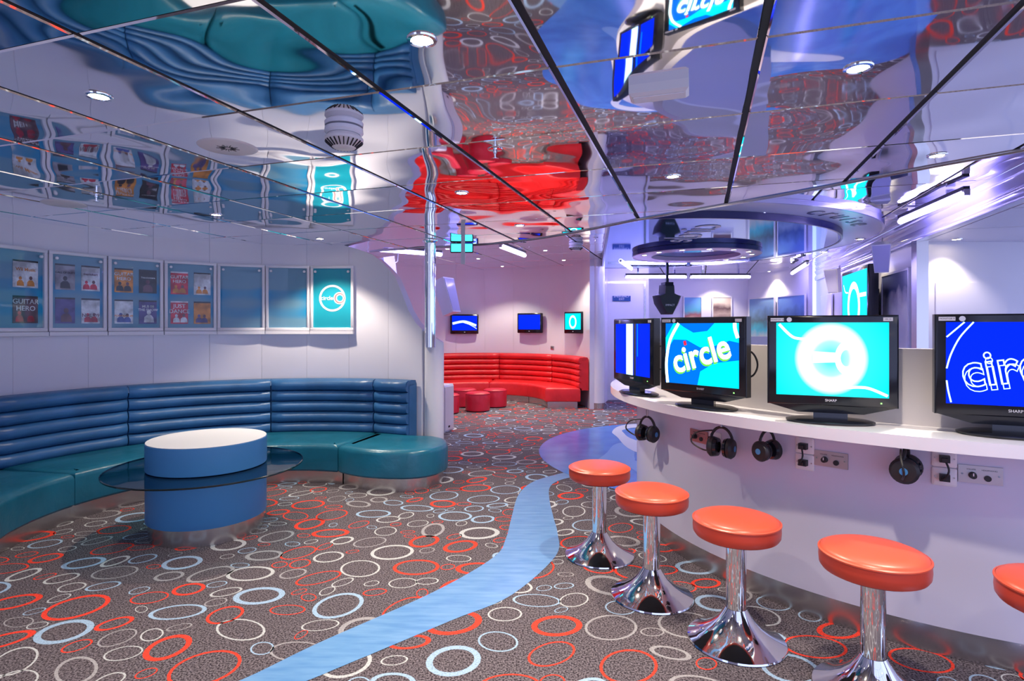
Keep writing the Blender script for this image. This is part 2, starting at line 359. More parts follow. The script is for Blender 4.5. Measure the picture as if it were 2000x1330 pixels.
def sofa(name, c, rw, secs_b, seats, kicks, mb_, ms, label, zs, zb):
    root = empty(name, (*c, 0), 0, label, 'sofa'); off = (*c, 0); rb = rw-.13
    for a0, a1 in secs_b:
        n = 14; b = MB()
        b.loft([[(c[0]+math.cos(R(a0+(a1-a0)*i/n))*r, c[1]+math.sin(R(a0+(a1-a0)*i/n))*r, z) for r, z in ((rb, zs-.05), (rb, zb-.03), (rw-.012, zb-.03), (rw-.012, zs-.05))] for i in range(n+1)])
        sec = b.build('backrest_section', mb_, root, off); h = (zb-zs+.02)/5
        for k in range(5):
            arc_roll(c, a0+.15, a1-.15, rb, zs-.02+k*h, zs-.02+(k+1)*h+(.012 if k == 4 else .004), .085 if k < 4 else .095).build('padded_roll', mb_, sec, off)
        b = MB(); b.loft([[(c[0]+math.cos(R(a0+(a1-a0)*i/n))*r, c[1]+math.sin(R(a0+(a1-a0)*i/n))*r, z) for r, z in ((rb-.05, zb-.05), (rb-.03, zb-.005), (rb+.03, zb+.012), (rw-.03, zb+.008), (rw-.012, zb-.03))] for i in range(n+1)], smooth=True); b.build('top_cap', mb_, sec, off)
    for p in seats: cushion(p, .115, zs).build('seat_cushion', ms, root, off)
    for p in kicks: MB().prism(p, .001, .118).build('kick_plate', M_steel, root, off)
    return root
def ring_sec(c, ri, ro, a0, a1, g=.1):
    return arc(*c, ri, a0+g, a1-g, 14) + arc(*c, ro, a1-g, a0+g, 14)
rf, rbk = 1.25, 1.93
lob = smooth_path([Vector(p) for p in ((-1.535, 5.095), (-1.32, 4.945), (-1.08, 4.87), (-.84, 4.87), (-.67, 4.98), (-.585, 5.2), (-.62, 5.42), (-.76, 5.57))], 5)
lobe = [tuple(p) for p in lob] + arc(*CL, rbk, 63, 73, 5)
lobe = [(-1.53, 5.097)] + lobe[1:]
seats = [lobe] + [ring_sec(CL, rf, rbk, a, b_) for a, b_ in ((73, 121), (121, 169), (169, 200))]
kicks = [inset(lobe, .04)] + [ring_sec(CL, rf+.04, rbk-.05, a, b_, 0) for a, b_ in ((72, 121), (121, 169), (169, 200))]
sofa('curved_bench', CL, RL, [(62.5, 74), (74, 105), (105, 141), (141, 170), (170, 199)], seats, kicks, M_bback, M_bseat, 'long curved blue vinyl bench with channelled backrest under the poster frames', .36, .865)
rs = [(1, 42), (42, 84), (84, 126), (126, 170)]
sofa('curved_bench', CA, RA, [(1, 40), (40, 80), (80, 122), (122, 170)], [ring_sec(CA, 1.12, RA-.15, a, b_) for a, b_ in rs], [ring_sec(CA, 1.16, RA-.2, a+.4, b_) for a, b_ in rs], M_red, M_red, 'curved bright red vinyl bench with channelled backrest below small wall screens', .36, .865)
# ottomans
ott = None
for k, (x, y, lb) in enumerate(((-.571, 9.63, 'round red vinyl ottoman standing in front of the other ottomans'), (-.296, 10.13, 'round red vinyl ottoman closest to the open end of red bench'), (-.83, 10.16, 'round red vinyl ottoman behind the foremost one, near red seat'), (-1.06, 9.38, 'round red vinyl ottoman half hidden behind white floor speaker'))):
    if ott is None:
        ott = empty('ottoman', (0, 0, 0)); MB().lathe([(.0, .315), (.14, .315), (.178, .311), (.196, .298), (.203, .28), (.205, .15), (.203, .02), (.19, .012), (0, .012)], 32).build('cushion_body', M_rott, ott)
        MB().lathe([(.201, .283), (.207, .288), (.207, .294), (.199, .297)], 32).build('piping', M_rott, ott); MB().lathe([(0, 0), (.19, 0), (.19, .013), (0, .013)], 24).build('base_ring', M_dull, ott); o = ott
    else: o = copy_tree(ott)
    o.location = (x, y, 0); tag(o, lb, 'ottoman', 'red ottomans by the red bench')
# table: blue drum with smoked glass shelf
t = empty('drum_table', (-2.1, 4.0, 0), 0, 'round blue drum table with white top and smoked glass disc', 'table')
MB().lathe([(0, .001), (.355, .001), (.355, .115), (0, .115)], 48).build('kick_plate', M_steel, t)
MB().lathe([(0, .113), (.37, .113), (.372, .118), (.372, .432), (0, .432)], 64).build('lower_drum', M_drum, t)
up = MB().lathe([(0, .452), (.372, .452), (.374, .458), (.374, .626), (.370, .630), (.0, .630)], 64).build('upper_drum', M_drum, t)
MB().lathe([(0, .6305), (.369, .6305), (.371, .632), (.369, .634), (0, .634)], 64).build('table_top', M_top, up)
gs = MB().lathe([(0, .436), (.612, .436), (.612, .448), (0, .448)], 72).build('glass_shelf', M_tint, t)
MB().lathe([(.612, .436), (.618, .438), (.618, .446), (.612, .448)], 72).build('glass_edge', M_edge, gs)
# stools round the counter
st = None
SL = ['orange round stool at the counter end, beside the blue vinyl pool', 'orange round stool second from the blue vinyl pool along the counter', 'orange round stool third from the blue vinyl pool along the counter', 'orange round stool fourth from the blue vinyl pool along the counter', 'orange round stool fifth from the blue vinyl pool along the counter']
for k, a in enumerate((193.3, 206.6, 218.6, 231.2, 244.0)):
    if st is None:
        st = empty('bar_stool', (0, 0, 0))
        MB().lathe([(0, .004), (.10, .004), (.205, .001), (.211, .004), (.208, .011), (.18, .022), (.145, .040), (.108, .066), (.078, .096), (.056, .128), (.044, .148)], 48).build('trumpet_base', M_chrome, st)
        MB().lathe([(.0, .14), (.043, .14), (.043, .470), (.0, .470)], 32).build('post', M_chrome, st)
        MB().lathe([(0, .4645), (.165, .4645), (.165, .467), (0, .467)], 40).build('seat_pan', M_dull, st)
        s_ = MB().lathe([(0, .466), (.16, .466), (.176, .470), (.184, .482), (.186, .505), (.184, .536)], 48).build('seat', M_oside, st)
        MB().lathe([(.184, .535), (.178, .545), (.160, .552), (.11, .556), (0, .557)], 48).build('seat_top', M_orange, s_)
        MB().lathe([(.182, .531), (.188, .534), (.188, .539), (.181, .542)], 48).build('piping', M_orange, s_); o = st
    else: o = copy_tree(st)
    o.location = (CI[0]+2.43*math.cos(R(a)), CI[1]+2.43*math.sin(R(a)), 0); tag(o, SL[k], 'stool', 'orange stools round the counter')
# ------------------------------------------------------------------ counter
ct = empty('round_counter', (*CI, 0), 0, 'white curved island counter with steel plinth and grey back panel', 'counter')
def ring_part(name, ri, ro, z0, z1, m, a0=100, a1=330, n=96):
    return MB().prism(arc(0, 0, ro, a0, a1, n) + arc(0, 0, ri, a1, a0, n), z0, z1).build(name, m, ct)
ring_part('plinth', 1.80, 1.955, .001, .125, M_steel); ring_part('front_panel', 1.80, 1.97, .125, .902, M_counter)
ring_part('worktop', 1.78, 2.17, .902, .955, M_white); ring_part('back_panel', 1.78, 1.84, .955, 1.30, M_grey)
def on_counter(a, r, z): return (CI[0]+r*math.cos(R(a)), CI[1]+r*math.sin(R(a)), z)
# monitors
def monitor(px, py, rz, label, art, sticker):
    o = empty('monitor', gp(px, py, .957), R(rz), label, 'monitor', 'monitors on the round counter')
    W, z0, z1 = .265, .080, .495
    b = MB(); L = lambda x, y, zb, zt: [(-x, y, zb), (x, y, zb), (x, y, zt), (-x, y, zt)]
    b.loft([L(W-.008, -.048, z0+.008, z1-.008), L(W, -.042, z0, z1), L(W, .0, z0, z1), L(W-.06, .05, z0+.04, z1-.04), L(W-.1, .06, z0+.06, z1-.07)]); b.build('housing', M_plastic, o)
    b = MB(); b.loft([[(-W+.01, -.04, z0), (W-.01, -.04, z0), (W-.01, .0, z0), (-W+.01, .0, z0)], [(-W+.13, -.03, z0-.035), (W-.13, -.03, z0-.035), (W-.13, .0, z0-.035), (-W+.13, .0, z0-.035)]]); b.build('chin', M_plastic, o)
    MB().prism([(-.07, -.03), (.07, -.03), (.05, .02), (-.05, .02)], .012, .06).build('neck', M_plastic, o)
    b = MB(); b.loft([[(.185*q*math.cos(t_), .105*q*math.sin(t_), z) for t_ in [2*math.pi*i/40 for i in range(40)]] for q, z in ((.97, 0), (1, .004), (1, .009), (.9, .015), (.5, .02))], smooth=True); b.build('stand_base', M_plastic, o)
    s_ = MB().box((-.227, -.0495, .125), (.227, -.0485, .462)).build('screen', art[0], o)
    art[1](o, s_)
    text('brand_lettering', 'SHARP', .016, M_cream, o, T(0, -.049, .105) @ XZ, .0004)
    MB().box((.195, -.0495, .098), (.201, -.0480, .104)).build('power_light', E_led, o)
    if sticker[0]:
        st_ = MB().box((-.252, -.0492, .468), (-.195, -.0482, .484)).build('sticker', M_cream, o); text('sticker_lettering', sticker[0], .0095, M_black, st_, T(-.2235, -.0494, .476) @ XZ, .0001)
    MB().lathe([(0, 0), (.011, 0), (.011, .001), (0, .001)], 20, T(-.172, -.0482, .476) @ XZ).build('round_sticker', M_knob, o)
    st_ = MB().box((.205, -.0492, .468), (.242, -.0482, .484)).build('sticker', M_cream, o)
    if sticker[1]: text('sticker_lettering', sticker[1], .0095, M_black, st_, T(.2235, -.0494, .476) @ XZ, .0001)
    # cables at the back
    b = MB(); b.tube(smooth_path([Vector(p) for p in ((.16, .05, .33), (.24, .05, .31), (.275, .045, .25), (.25, .045, .19), (.18, .05, .17))], 6), .005, 6); b.build('cable', M_dull, o)
    return o
def flat(name, pts, y, m, parent): return MB().loft([[(x, y, z) for x, z in pts], [(x, y+.0004, z) for x, z in pts]]).build(name, m, parent)
def ringpts(cx, cz, rx, rz_, tk, n=48):
    b = MB(); v = []
    for q in (1, 1-tk): v += [(cx+rx*q*math.cos(2*math.pi*i/n), 0, cz+rz_*q*math.sin(2*math.pi*i/n)) for i in range(n)]
    return v, [(i, (i+1) % n, n+(i+1) % n, n+i) for i in range(n)]
def ring_art(name, cx, cz, rx, rz_, tk, y, m, parent):
    v, f = ringpts(cx, cz, rx, rz_, tk); b = MB(); b.add(v, f, M=T(0, y, 0)); return b.build(name, m, parent)
def strip(name, pts, wd, y, m, parent):
    P = smooth_path([Vector(p) for p in pts], 6); v = []
    for i, p in enumerate(P):
        t_ = (P[min(i+1, len(P)-1)]-P[max(i-1, 0)]).normalized(); nn = Vector((-t_.y, t_.x))*wd/2
        v += [(p.x+nn.x, y, p.y+nn.y), (p.x-nn.x, y, p.y-nn.y)]
    b = MB(); b.add(v, [(2*i, 2*i+1, 2*i+3, 2*i+2) for i in range(len(P)-1)]); return b.build(name, m, parent)
def glow_screen(name, inner, outer, rad):     # picture shown on the screen: radial glow
    m = em(name, inner, 1.1); tc = nd(m, 'ShaderNodeTexCoord'); mp = nd(m, 'ShaderNodeMapping'); ln(m, tc.outputs['Object'], mp.inputs[0])
    mp.inputs['Location'].default_value = (0, 0, -.30/rad); mp.inputs['Scale'].default_value = (1/rad, 0, 1/rad)
    g = nd(m, 'ShaderNodeTexGradient', gradient_type='SPHERICAL'); r = nd(m, 'ShaderNodeValToRGB'); ln(m, mp.outputs[0], g.inputs[0]); ln(m, g.outputs['Fac'], r.inputs[0])
    r.color_ramp.elements[0].color = (*outer, 1); r.color_ramp.elements[1].color = (*inner, 1); ln(m, r.outputs[0], bsdf(m).inputs['Emission Color']); return m
KX = .227/.262
def art1(o, s):
    strip('cyan_band', [(-.03, .125), (-.03, .462)], .09, -.0499, E_pale, s); strip('dark_band', [(.04, .125), (.04, .462)], .03, -.0499, M_navy, s); strip('thin_band', [(.075, .25), (.075, .462)], .012, -.0499, E_mid, s)
def art2(o, s):
    k = lambda L: [(x*KX, z) for x, z in L]
    flat('wave', k([(-.26, .30), (-.20, .37), (-.10, .37), (.0, .33), (.10, .34), (.20, .37), (.262, .36), (.262, .462), (.1, .462), (.05, .42), (-.05, .41), (-.12, .44), (-.16, .462), (-.2, .462), (-.262, .38)]), -.0501, E_cyan, s)
    flat('lower_glow', k([(-.02, .125), (.262, .125), (.262, .27), (.1, .25), (0, .2)]), -.0501, E_cyan, s)
    strip('white_arc', k([(-.16, .462), (-.225, .37), (-.252, .27), (-.255, .2), (-.245, .125)]), .018, -.0503, E_white, s); strip('white_arc', k([(.235, .462), (.238, .43), (.255, .385)]), .02, -.0503, E_white, s)
    Mx = T(0, -.0512, .29) @ XZ @ Matrix.Rotation(R(17), 4, 'Z') @ Matrix.Scale(.88, 4, (1, 0, 0)); text('circle_lettering_shade', 'circle', .19, E_green, s, T(-.004, 0, -.010) @ Mx, .0003, .004); text('circle_lettering', 'circle', .19, E_white, s, T(0, -.001, 0) @ Mx, .0003, .004)
    flat('red_dot', [(-.100, .338), (-.083, .343), (-.090, .366), (-.106, .361)], -.0535, E_red, s)
def art3(o, s):
    ring_art('glow_ring', .062, .300, .046, .075, .5, -.0504, E_white, s)
    flat('glow_band', [(-.075, .275), (.02, .28), (.02, .325), (-.075, .33)], -.0501, E_pale, s)
    strip('white_line', [(-.215, .455), (-.175, .41), (-.145, .39), (-.09, .385)], .012, -.0503, E_white, s); strip('white_line', [(.05, .165), (.11, .17), (.155, .165), (.222, .135)], .012, -.0503, E_white, s)
def art4(o, s):
    for dx, dz, tk in ((0, 0, .0028), (.006, -.020, .0018)):
        text('circle_outline_lettering', 'circle', .20, E_pale, s, T(.012+dx, -.0525+dz*.02, .285+dz) @ XZ @ Matrix.Rotation(R(9), 4, 'Z') @ Matrix.Scale(.88, 4, (1, 0, 0)), outline=tk, offset=.002)
    for k, pts in enumerate(([(-.225, .40), (-.165, .462)], [(-.225, .27), (-.21, .33), (-.18, .40), (-.135, .462)], [(-.225, .22), (-.22, .18), (-.21, .13)], [(.1, .135), (.18, .2), (.222, .3)])): strip('neon_line', pts, .006, -.0503, E_pale, s)
E_m2 = em('screen_m2', (0, .16, .80), 1.0)
E_m3 = em('screen_m3', (0, .8, .9), 1.3)             # picture shown on the screen: a ring with a soft halo
tc = nd(E_m3, 'ShaderNodeTexCoord'); mp = nd(E_m3, 'ShaderNodeMapping'); ln(E_m3, tc.outputs['Object'], mp.inputs[0]); mp.inputs['Location'].default_value = (0, 0, -.297/.30); mp.inputs['Scale'].default_value = (1/.27, 0, 1/.30)
gr = nd(E_m3, 'ShaderNodeTexGradient', gradient_type='SPHERICAL'); cr = nd(E_m3, 'ShaderNodeValToRGB'); ln(E_m3, mp.outputs[0], gr.inputs[0]); ln(E_m3, gr.outputs['Fac'], cr.inputs[0])
while len(cr.color_ramp.elements) < 6: cr.color_ramp.elements.new(.5)
for e_, (p_, c_) in zip(cr.color_ramp.elements, ((.0, (0, .68, .72)), (.44, (.02, .85, .9)), (.54, (.9, 1, 1)), (.66, (.9, 1, 1)), (.74, (.3, .9, .92)), (.9, (.08, .75, .8)))): e_.position = p_; e_.color = (*c_, 1)
ln(E_m3, cr.outputs[0], bsdf(E_m3).inputs['Emission Color'])
monitor(1247, 769, -73, 'black monitor showing a pale vertical stripe on blue', (E_blue, art1), ('', ''))
monitor(1378, 796, -52, 'black monitor showing white circle lettering on blue waves', (E_m2, art2), ('MONITOR', ''))
monitor(1620, 824, -22, 'black monitor showing a glowing white ring on cyan', (E_m3, art3), ('MONITOR 18', 'HS-10'))
monitor(1976, 851, -26, 'black monitor showing neon outlined circle lettering on deep blue', (E_blue, art4), ('MONITOR 9', ''))
# fittings on the counter front
def front_a(px, r=1.97):                # counter angle seen at a pixel column (near hit)
    d = Vector(((px-1000)/F, 1)).normalized(); c = Vector(CI); bq = d.dot(c); h = d*(bq-math.sqrt(bq*bq-(c.dot(c)-r*r))); return math.degrees(math.atan2(h.y-c.y, h.x-c.x)) % 360, h.y
def front_item(name, px, py, label, cat, group=None):
    a, Y = front_a(px); z = CAMZ+(HY-py)/F*Y; return empty(name, on_counter(a, 1.971, z), R(a+90), label, cat, group)
M_copper = mat('reddish_metal', (.50, .26, .25), .35, .7)
def volume_plate(px, py, lab):
    o = front_item('volume_plate', px, py, lab, 'control panel', 'headphone volume plates'); MB().box((-.073, -.006, -.036), (.073, .0, .036)).build('plate', M_copper if 'reddish' in lab else M_metal, o)
    k = MB().lathe([(0, .02), (.012, .02), (.0145, 0), (0, 0)], 20, T(-.025, -.006, -.004) @ XZ).build('volume_knob', M_dull, o); MB().box((-.027, -.0275, -.004), (-.023, -.0262, .008)).build('knob_mark', M_cream, k)
    MB().lathe([(0, .006), (.012, .006), (.012, 0), (0, 0)], 20, T(.024, -.006, -.012) @ XZ).build('headphone_jack', M_dull, o)
    for x in (-.06, .06): MB().lathe([(0, .002), (.004, .002), (.004, 0), (0, 0)], 10, T(x, -.006, 0) @ XZ).build('screw', M_chrome, o)
    text('lettering', 'VOLUME', .008, M_black, o, T(-.03, -.0062, .02) @ XZ, .0002); text('lettering', 'HEADPHONES', .008, M_black, o, T(.03, -.0062, .02) @ XZ, .0002)
volume_plate(1366, 852, 'small reddish metal volume plate under the circle lettering monitor'); volume_plate(1623, 897, 'metal volume plate under the white ring monitor'); volume_plate(1914, 927, 'metal volume plate under the neon lettering monitor')
def socket(px, py, lab, two):
    o = front_item('socket_plate', px, py, lab, 'socket', 'sockets under the counter')
    for z in ((.037, -.042) if two else (0,)):
        p_ = MB().rbox((-.043, -.012, z-.038), (.043, .0, z+.038), .005).build('plate', M_cream, o)
        b = MB(); b.box((-.018, -.04, z-.014), (.018, -.012, z+.014)); b.box((-.010, -.052, z-.01), (.010, -.04, z+.006)); b.build('plug', M_dull, p_)
        for x in (-.033, .033): MB().lathe([(0, .002), (.0035, .002), (.0035, 0), (0, 0)], 8, T(x, -.012, z) @ XZ).build('screw', M_metal, p_)
    b = MB(); b.tube(smooth_path([Vector(p) for p in ((0, -.045, .035 if two else 0), (.012, -.06, 0), (.004, -.062, -.03), (-.012, -.05, -.05))], 6), .004, 6); b.build('cable', M_dull, o)
socket(1398, 857, 'single white socket with black plug below the circle lettering monitor', False); socket(1573, 885, 'double white socket with black plugs left of the white ring monitor plate', True); socket(1844, 911, 'double white socket with black plugs below the neon lettering monitor', True)
def headphones(px, py, lab, sc_=1, turn=0, cable=True):
    o = front_item('headphones', px, py, lab, 'headphones', 'headphones hung under the counter'); o.location += Vector((math.cos(o.rotation_euler.z-R(90)), math.sin(o.rotation_euler.z-R(90)), 0))*.10; o.rotation_euler.z += R(turn); o.scale = (sc_,)*3
    for x in (-.03, .035):
        M_ = T(x, 0, -.01) @ Matrix.Rotation(R(90), 4, 'Y'); s = 1 if x > 0 else -1
        c_ = MB().lathe([(0, -.012*s), (.030, -.012*s), (.040, -.004*s), (.042, .008*s), (.034, .018*s), (0, .020*s)], 24, M_).build('ear_cup', M_dull, o)
        MB().lathe([(.022, -.022*s), (.036, -.020*s), (.040, -.008*s), (.030, -.006*s), (.022, -.022*s)], 24, M_).build('ear_pad', M_plastic, c_)
        MB().lathe([(0, .021*s), (.012, .021*s), (.012, .0222*s), (0, .0222*s)], 14, M_).build('cup_badge', M_drum, c_)
    b = MB(); b.tube([(.003-.045*math.cos(t_), 0, .01+.062*math.sin(t_)) for t_ in [math.pi*i/14 for i in range(15)]], .006, 6); b.build('headband', M_dull, o)
    b = MB(); zt = (.902-o.location.z)/sc_; b.tube([(.003, 0, .074), (.003, 0, zt)], .006, 8); b.box((-.015, -.012, zt-.008), (.021, .012, zt)); b.build('hook', M_metal, o)
    if cable: b = MB(); b.tube(smooth_path([Vector(p) for p in ((-.03, 0, -.02), (-.07, 0, -.03), (-.12, -.01, .0), (-.10, 0, .04), (-.03, .01, .055))], 6), .0035, 6); b.build('cable', M_dull, o)
headphones(1292, 841, 'black headphones with looped cable hung at the counter end', 1.3, 30); headphones(1433, 865, 'black headphones hung beside the reddish volume plate', 1.3, 20); headphones(1518, 870, 'black headphones hung between circle and ring monitors', 1.2, 80, False); headphones(1772, 901, 'black headphones hung between the ring and neon monitors', 1.3, 85)
# ------------------------------------------------------------------ poster frames on the niche wall
cols = dict(k=(.02, .015, .02), w=(.70, .70, .72), r=(.62, .03, .06), o=(.70, .25, .03), v=(.10, .07, .25), g=(.30, .28, .32), b=(.06, .10, .35), n=(.15, .06, .08))
PM = {}
for k_, c_ in cols.items():
    PM[k_] = mat('cover_'+k_, c_, .35); noise_col(PM[k_], 14, (tuple(x*.55 for x in c_), tuple(min(1, x*1.3+.02) for x in c_)), 3)
M_orn = mat('orange_print', (.8, .3, .05), .4); M_wht = mat('white_print', (.8, .8, .82), .4); M_redp = mat('red_print', (.75, .08, .05), .4); M_nvy = mat('navy_print', (.02, .08, .25), .4)
def title(s): return s
FR = [(-70, 90, [('w', 'o', 'Wii Music', 'o', 1, 1), ('n', 'r', 'GUITAR\nHERO', 'w', 1, 0)], 'teal display frame with Resort strip and two game covers'),
      (92, 207, [('g', 'k', 'CALL OF DUTY', 'k', 0, 1), ('w', 'r', 'mariokart', 'n', 1, 1), ('v', 'n', '', 'w', 0, 0), ('w', 'r', 'NHL 09', 'n', 1, 0)], 'display frame with four covers including a soldier and hockey game'),
      (209, 318, [('o', 'k', 'GUITAR\nHERO', 'w', 0, 1), ('k', 'n', 'Transformers', 'w', 1, 1), ('w', 'b', 'FOOTBALL 09', 'o', 0, 0), ('v', 'w', 'MLB 08\nTHE SHOW', 'w', 1, 0)], 'display frame with four covers, a fiery orange one at top'),
      (320, 423, [('r', 'o', 'GUITAR\nHERO', 'w', 0, 1), ('w', 'o', '', 'k', 1, 1), ('r', 'w', 'JUST\nDANCE', 'w', 0, 0), ('o', 'v', '', 'w', 1, 0)], 'display frame with four covers, a red Just Dance one below'),
      (424, 518, [], 'empty blue display frame beside the four-cover frames'), (519, 606, [], 'empty blue display frame beside the white ring logo frame'), (607, 692, 'logo', 'teal display frame with the white circle ring logo')]
for px0, px1, covers, lab in FR:
    h0, h1 = circ_hit(px0, *CL, RL-.02), circ_hit(px1, *CL, RL-.02)
    a0, a1 = [math.degrees(math.atan2(h.y-CL[1], h.x-CL[0])) for h in (h0, h1)]; am = (a0+a1)/2; Wd = (h1-h0).length/2-.004; cdist = (RL)*math.cos(R(abs(a0-a1)/2))-.012
    ztop, zbot = 2.025, 1.36
    o = empty('display_frame', (CL[0]+cdist*math.cos(R(am)), CL[1]+cdist*math.sin(R(am)), zbot), R(am-90), lab, 'picture frame', 'display frames on the curved wall'); H = ztop-zbot
    for nm, a_, b_ in (('frame_rail', (-Wd, -.035, H-.028), (Wd, .012, H)), ('frame_rail', (-Wd, -.035, 0), (Wd, .012, .03)), ('frame_stile', (-Wd, -.035, .03), (-Wd+.026, .012, H-.028)), ('frame_stile', (Wd-.026, -.035, .03), (Wd, .012, H-.028))):
        MB().rbox(a_, b_, .003).build(nm, M_frame, o)
    MB().box((-Wd, -.045, -.035), (Wd, .02, -.003)).build('ledge', M_frame, o)
    pb = MB().box((-Wd+.026, -.012, .03), (Wd-.026, .004, H-.028)).build('backing', M_teal if covers == 'logo' else M_print, o)
    MB().box((-Wd+.03, -.030, .034), (Wd-.03, -.026, H-.032)).build('acrylic_pane', M_pane, o)
    for x in (-Wd+.052, Wd-.052): MB().lathe([(0, .014), (.010, .014), (.013, .010), (.013, 0), (0, 0)], 18, T(x, -.030, H-.062) @ XZ).build('standoff_knob', M_knob, o)
    if covers == 'logo':
        zc = H*.50; q = min(Wd*.62, .16)
        ring_art('logo_ring', 0, zc, q, q, .16, -.014, M_wht, pb); ring_art('logo_ring', q*.55, zc, q*.46, q*.46, .2, -.0146, M_wht, pb); ring_art('logo_ring', q*.55, zc, q*.37, q*.37, .14, -.015, M_redp, pb); ring_art('logo_ring', q*.57, zc, q*.31, q*.31, .3, -.0152, M_wht, pb)
        text('logo_lettering', 'circle', .058, M_wht, pb, T(-q*.40, -.0145, zc) @ XZ, .0003, .0012)
    else:
        cw, ch = Wd*.66, .215
        for (c1, c2, tt, tc_, ix, iz) in covers:
            cx = (-1, 1)[ix]*Wd*.44; cz = (.175, .455)[iz]
            g = MB().box((cx-cw/2, -.0165, cz-ch/2), (cx+cw/2, -.012, cz+ch/2)).build('game_cover', PM[c1], o)
            MB().box((cx-cw/2, -.0172, cz+ch/2-.014), (cx+cw/2, -.0166, cz+ch/2)).build('header_strip', PM['k' if c1 != 'r' else 'w'], g)
            random.seed(tt+c1)
            nf = 1 if c1 in 'gvk' else 2
            for q in range(nf):          # plain generic figures: head and shoulders
                x_ = cx+(0 if nf == 1 else (-.22, .2)[q]*cw)+random.uniform(-.01, .01); u_ = (.05 if nf == 1 else .036)*random.uniform(.9, 1.1); zb_ = cz-ch/2+.012; zh = zb_+u_*1.75
                flat('cover_shape', [(x_-u_*.75, zb_), (x_+u_*.8, zb_), (x_+u_*.7, zb_+u_*.8), (x_+u_*.35, zb_+u_*1.3), (x_-u_*.3, zb_+u_*1.3), (x_-u_*.7, zb_+u_*.9)], -.0170-.0002*q, PM[c2], g)
                flat('cover_shape', [(x_+u_*.34*math.cos(a_), zh+u_*.42*math.sin(a_)) for a_ in [2*math.pi*i/10 for i in range(10)]], -.0172-.0002*q, PM[c2 if q == 0 else 'n'], g)
            if tt: text('cover_lettering', tt, min(.078, cw*1.75/max(len(x) for x in tt.split('\n'))), PM[tc_], g, T(cx, -.0182, cz+ch*(-.18 if '09' in tt else .16)) @ XZ, .0003, .0006)
        if lab.startswith('teal'):
            MB().box((-.30, -.0165, .275), (-.06, -.012, .335)).build('name_strip', M_wht, o); text('strip_lettering', 'Resort', .055, M_nvy, o, T(-.14, -.0170, .303) @ XZ, .0003)
# ------------------------------------------------------------------ column and chrome pole
cx, cy = -.775, 5.76
ztop = 1.30
b = MB(); n = 40; rr = .097
b.loft([[(rr*math.cos(2*math.pi*i/n), rr*math.sin(2*math.pi*i/n), z(math.cos(2*math.pi*i/n))) for i in range(n)] for z in (lambda c: .001, lambda c: 1.30-.06*c, )], smooth=True, cap=True)
o = b.build('column_sheath', M_white); o.location = (cx, cy, 0); tag(o, 'white round column with slanted top at the blue bench end', 'column')
p_ = empty('chrome_pole', (-.80, 5.66, 1.2), 0, 'tall mirror chrome pole rising from the slanted white column', 'pole')
MB().lathe([(0, 0), (.055, 0), (.055, ZM-1.2), (0, ZM-1.2)], 40).build('pole_tube', M_chrome, p_); MB().lathe([(.055, ZM-1.225), (.075, ZM-1.205), (.075, ZM-1.2), (.055, ZM-1.2)], 40).build('ceiling_collar', M_chrome, p_)
p_ = empty('round_column', (1.475, 9.90, 0), 0, 'white floor-to-ceiling column with steel foot beside the red bench', 'column')
MB().lathe([(.113, .10), (.113, ZF)], 36, cap=True).build('shaft', M_white, p_); MB().lathe([(.118, .001), (.118, .105)], 36, cap=True).build('foot', M_steel, p_)
# floor speaker and hanging speakers behind the niche wall
a_ = math.atan2(7.87-7.57, -.787+.89)
o = empty('floor_speaker', (-.89, 7.57, 0), a_, 'white upright floor speaker cabinet behind the slanted column', 'speaker')
MB().rbox((0, 0, .001), (.31, .34, .63), .012).build('cabinet', M_white, o); MB().box((.02, -.006, .03), (.29, .0, .60)).build('grille', M_cream, o); MB().box((.12, -.009, .06), (.17, -.006, .085)).build('badge', M_dull, o)
def pa_speaker(loc, rz, tilt, s, lab, m=M_white):
    o = empty('wall_speaker', loc, rz, lab, 'speaker'); o.rotation_euler.x = tilt
    b = MB(); b.loft([[(-.11*s, -.1*s, -.26*s), (.11*s, -.1*s, -.26*s), (.07*s, .1*s, -.26*s), (-.07*s, .1*s, -.26*s)], [(-.15*s, -.12*s, .26*s), (.15*s, -.12*s, .26*s), (.09*s, .12*s, .26*s), (-.09*s, .12*s, .26*s)]]); b.build('cabinet', m, o)
    b = MB(); b.loft([[(-.10*s, -.107*s, -.24*s), (.10*s, -.107*s, -.24*s), (.10*s, -.1*s, -.24*s), (-.10*s, -.1*s, -.24*s)], [(-.135*s, -.127*s, .24*s), (.135*s, -.127*s, .24*s), (.135*s, -.115*s, .24*s), (-.135*s, -.115*s, .24*s)]]); b.build('grille', M_lilac, o)
    MB().tube([(0, .08*s, .1*s), (0, .2*s, .16*s), (0, .24*s, .30*s)], .015*s, 6).build('bracket', M_metal, o); return o
pa_speaker(yp(872, 580, 7.6), R(65), R(-18), .9, 'white tapered loudspeaker hung behind the chrome pole'); pa_speaker(yp(760, 530, 8.4), R(-55), R(12), .8, 'white tapered loudspeaker seen above the swooping wall edge')
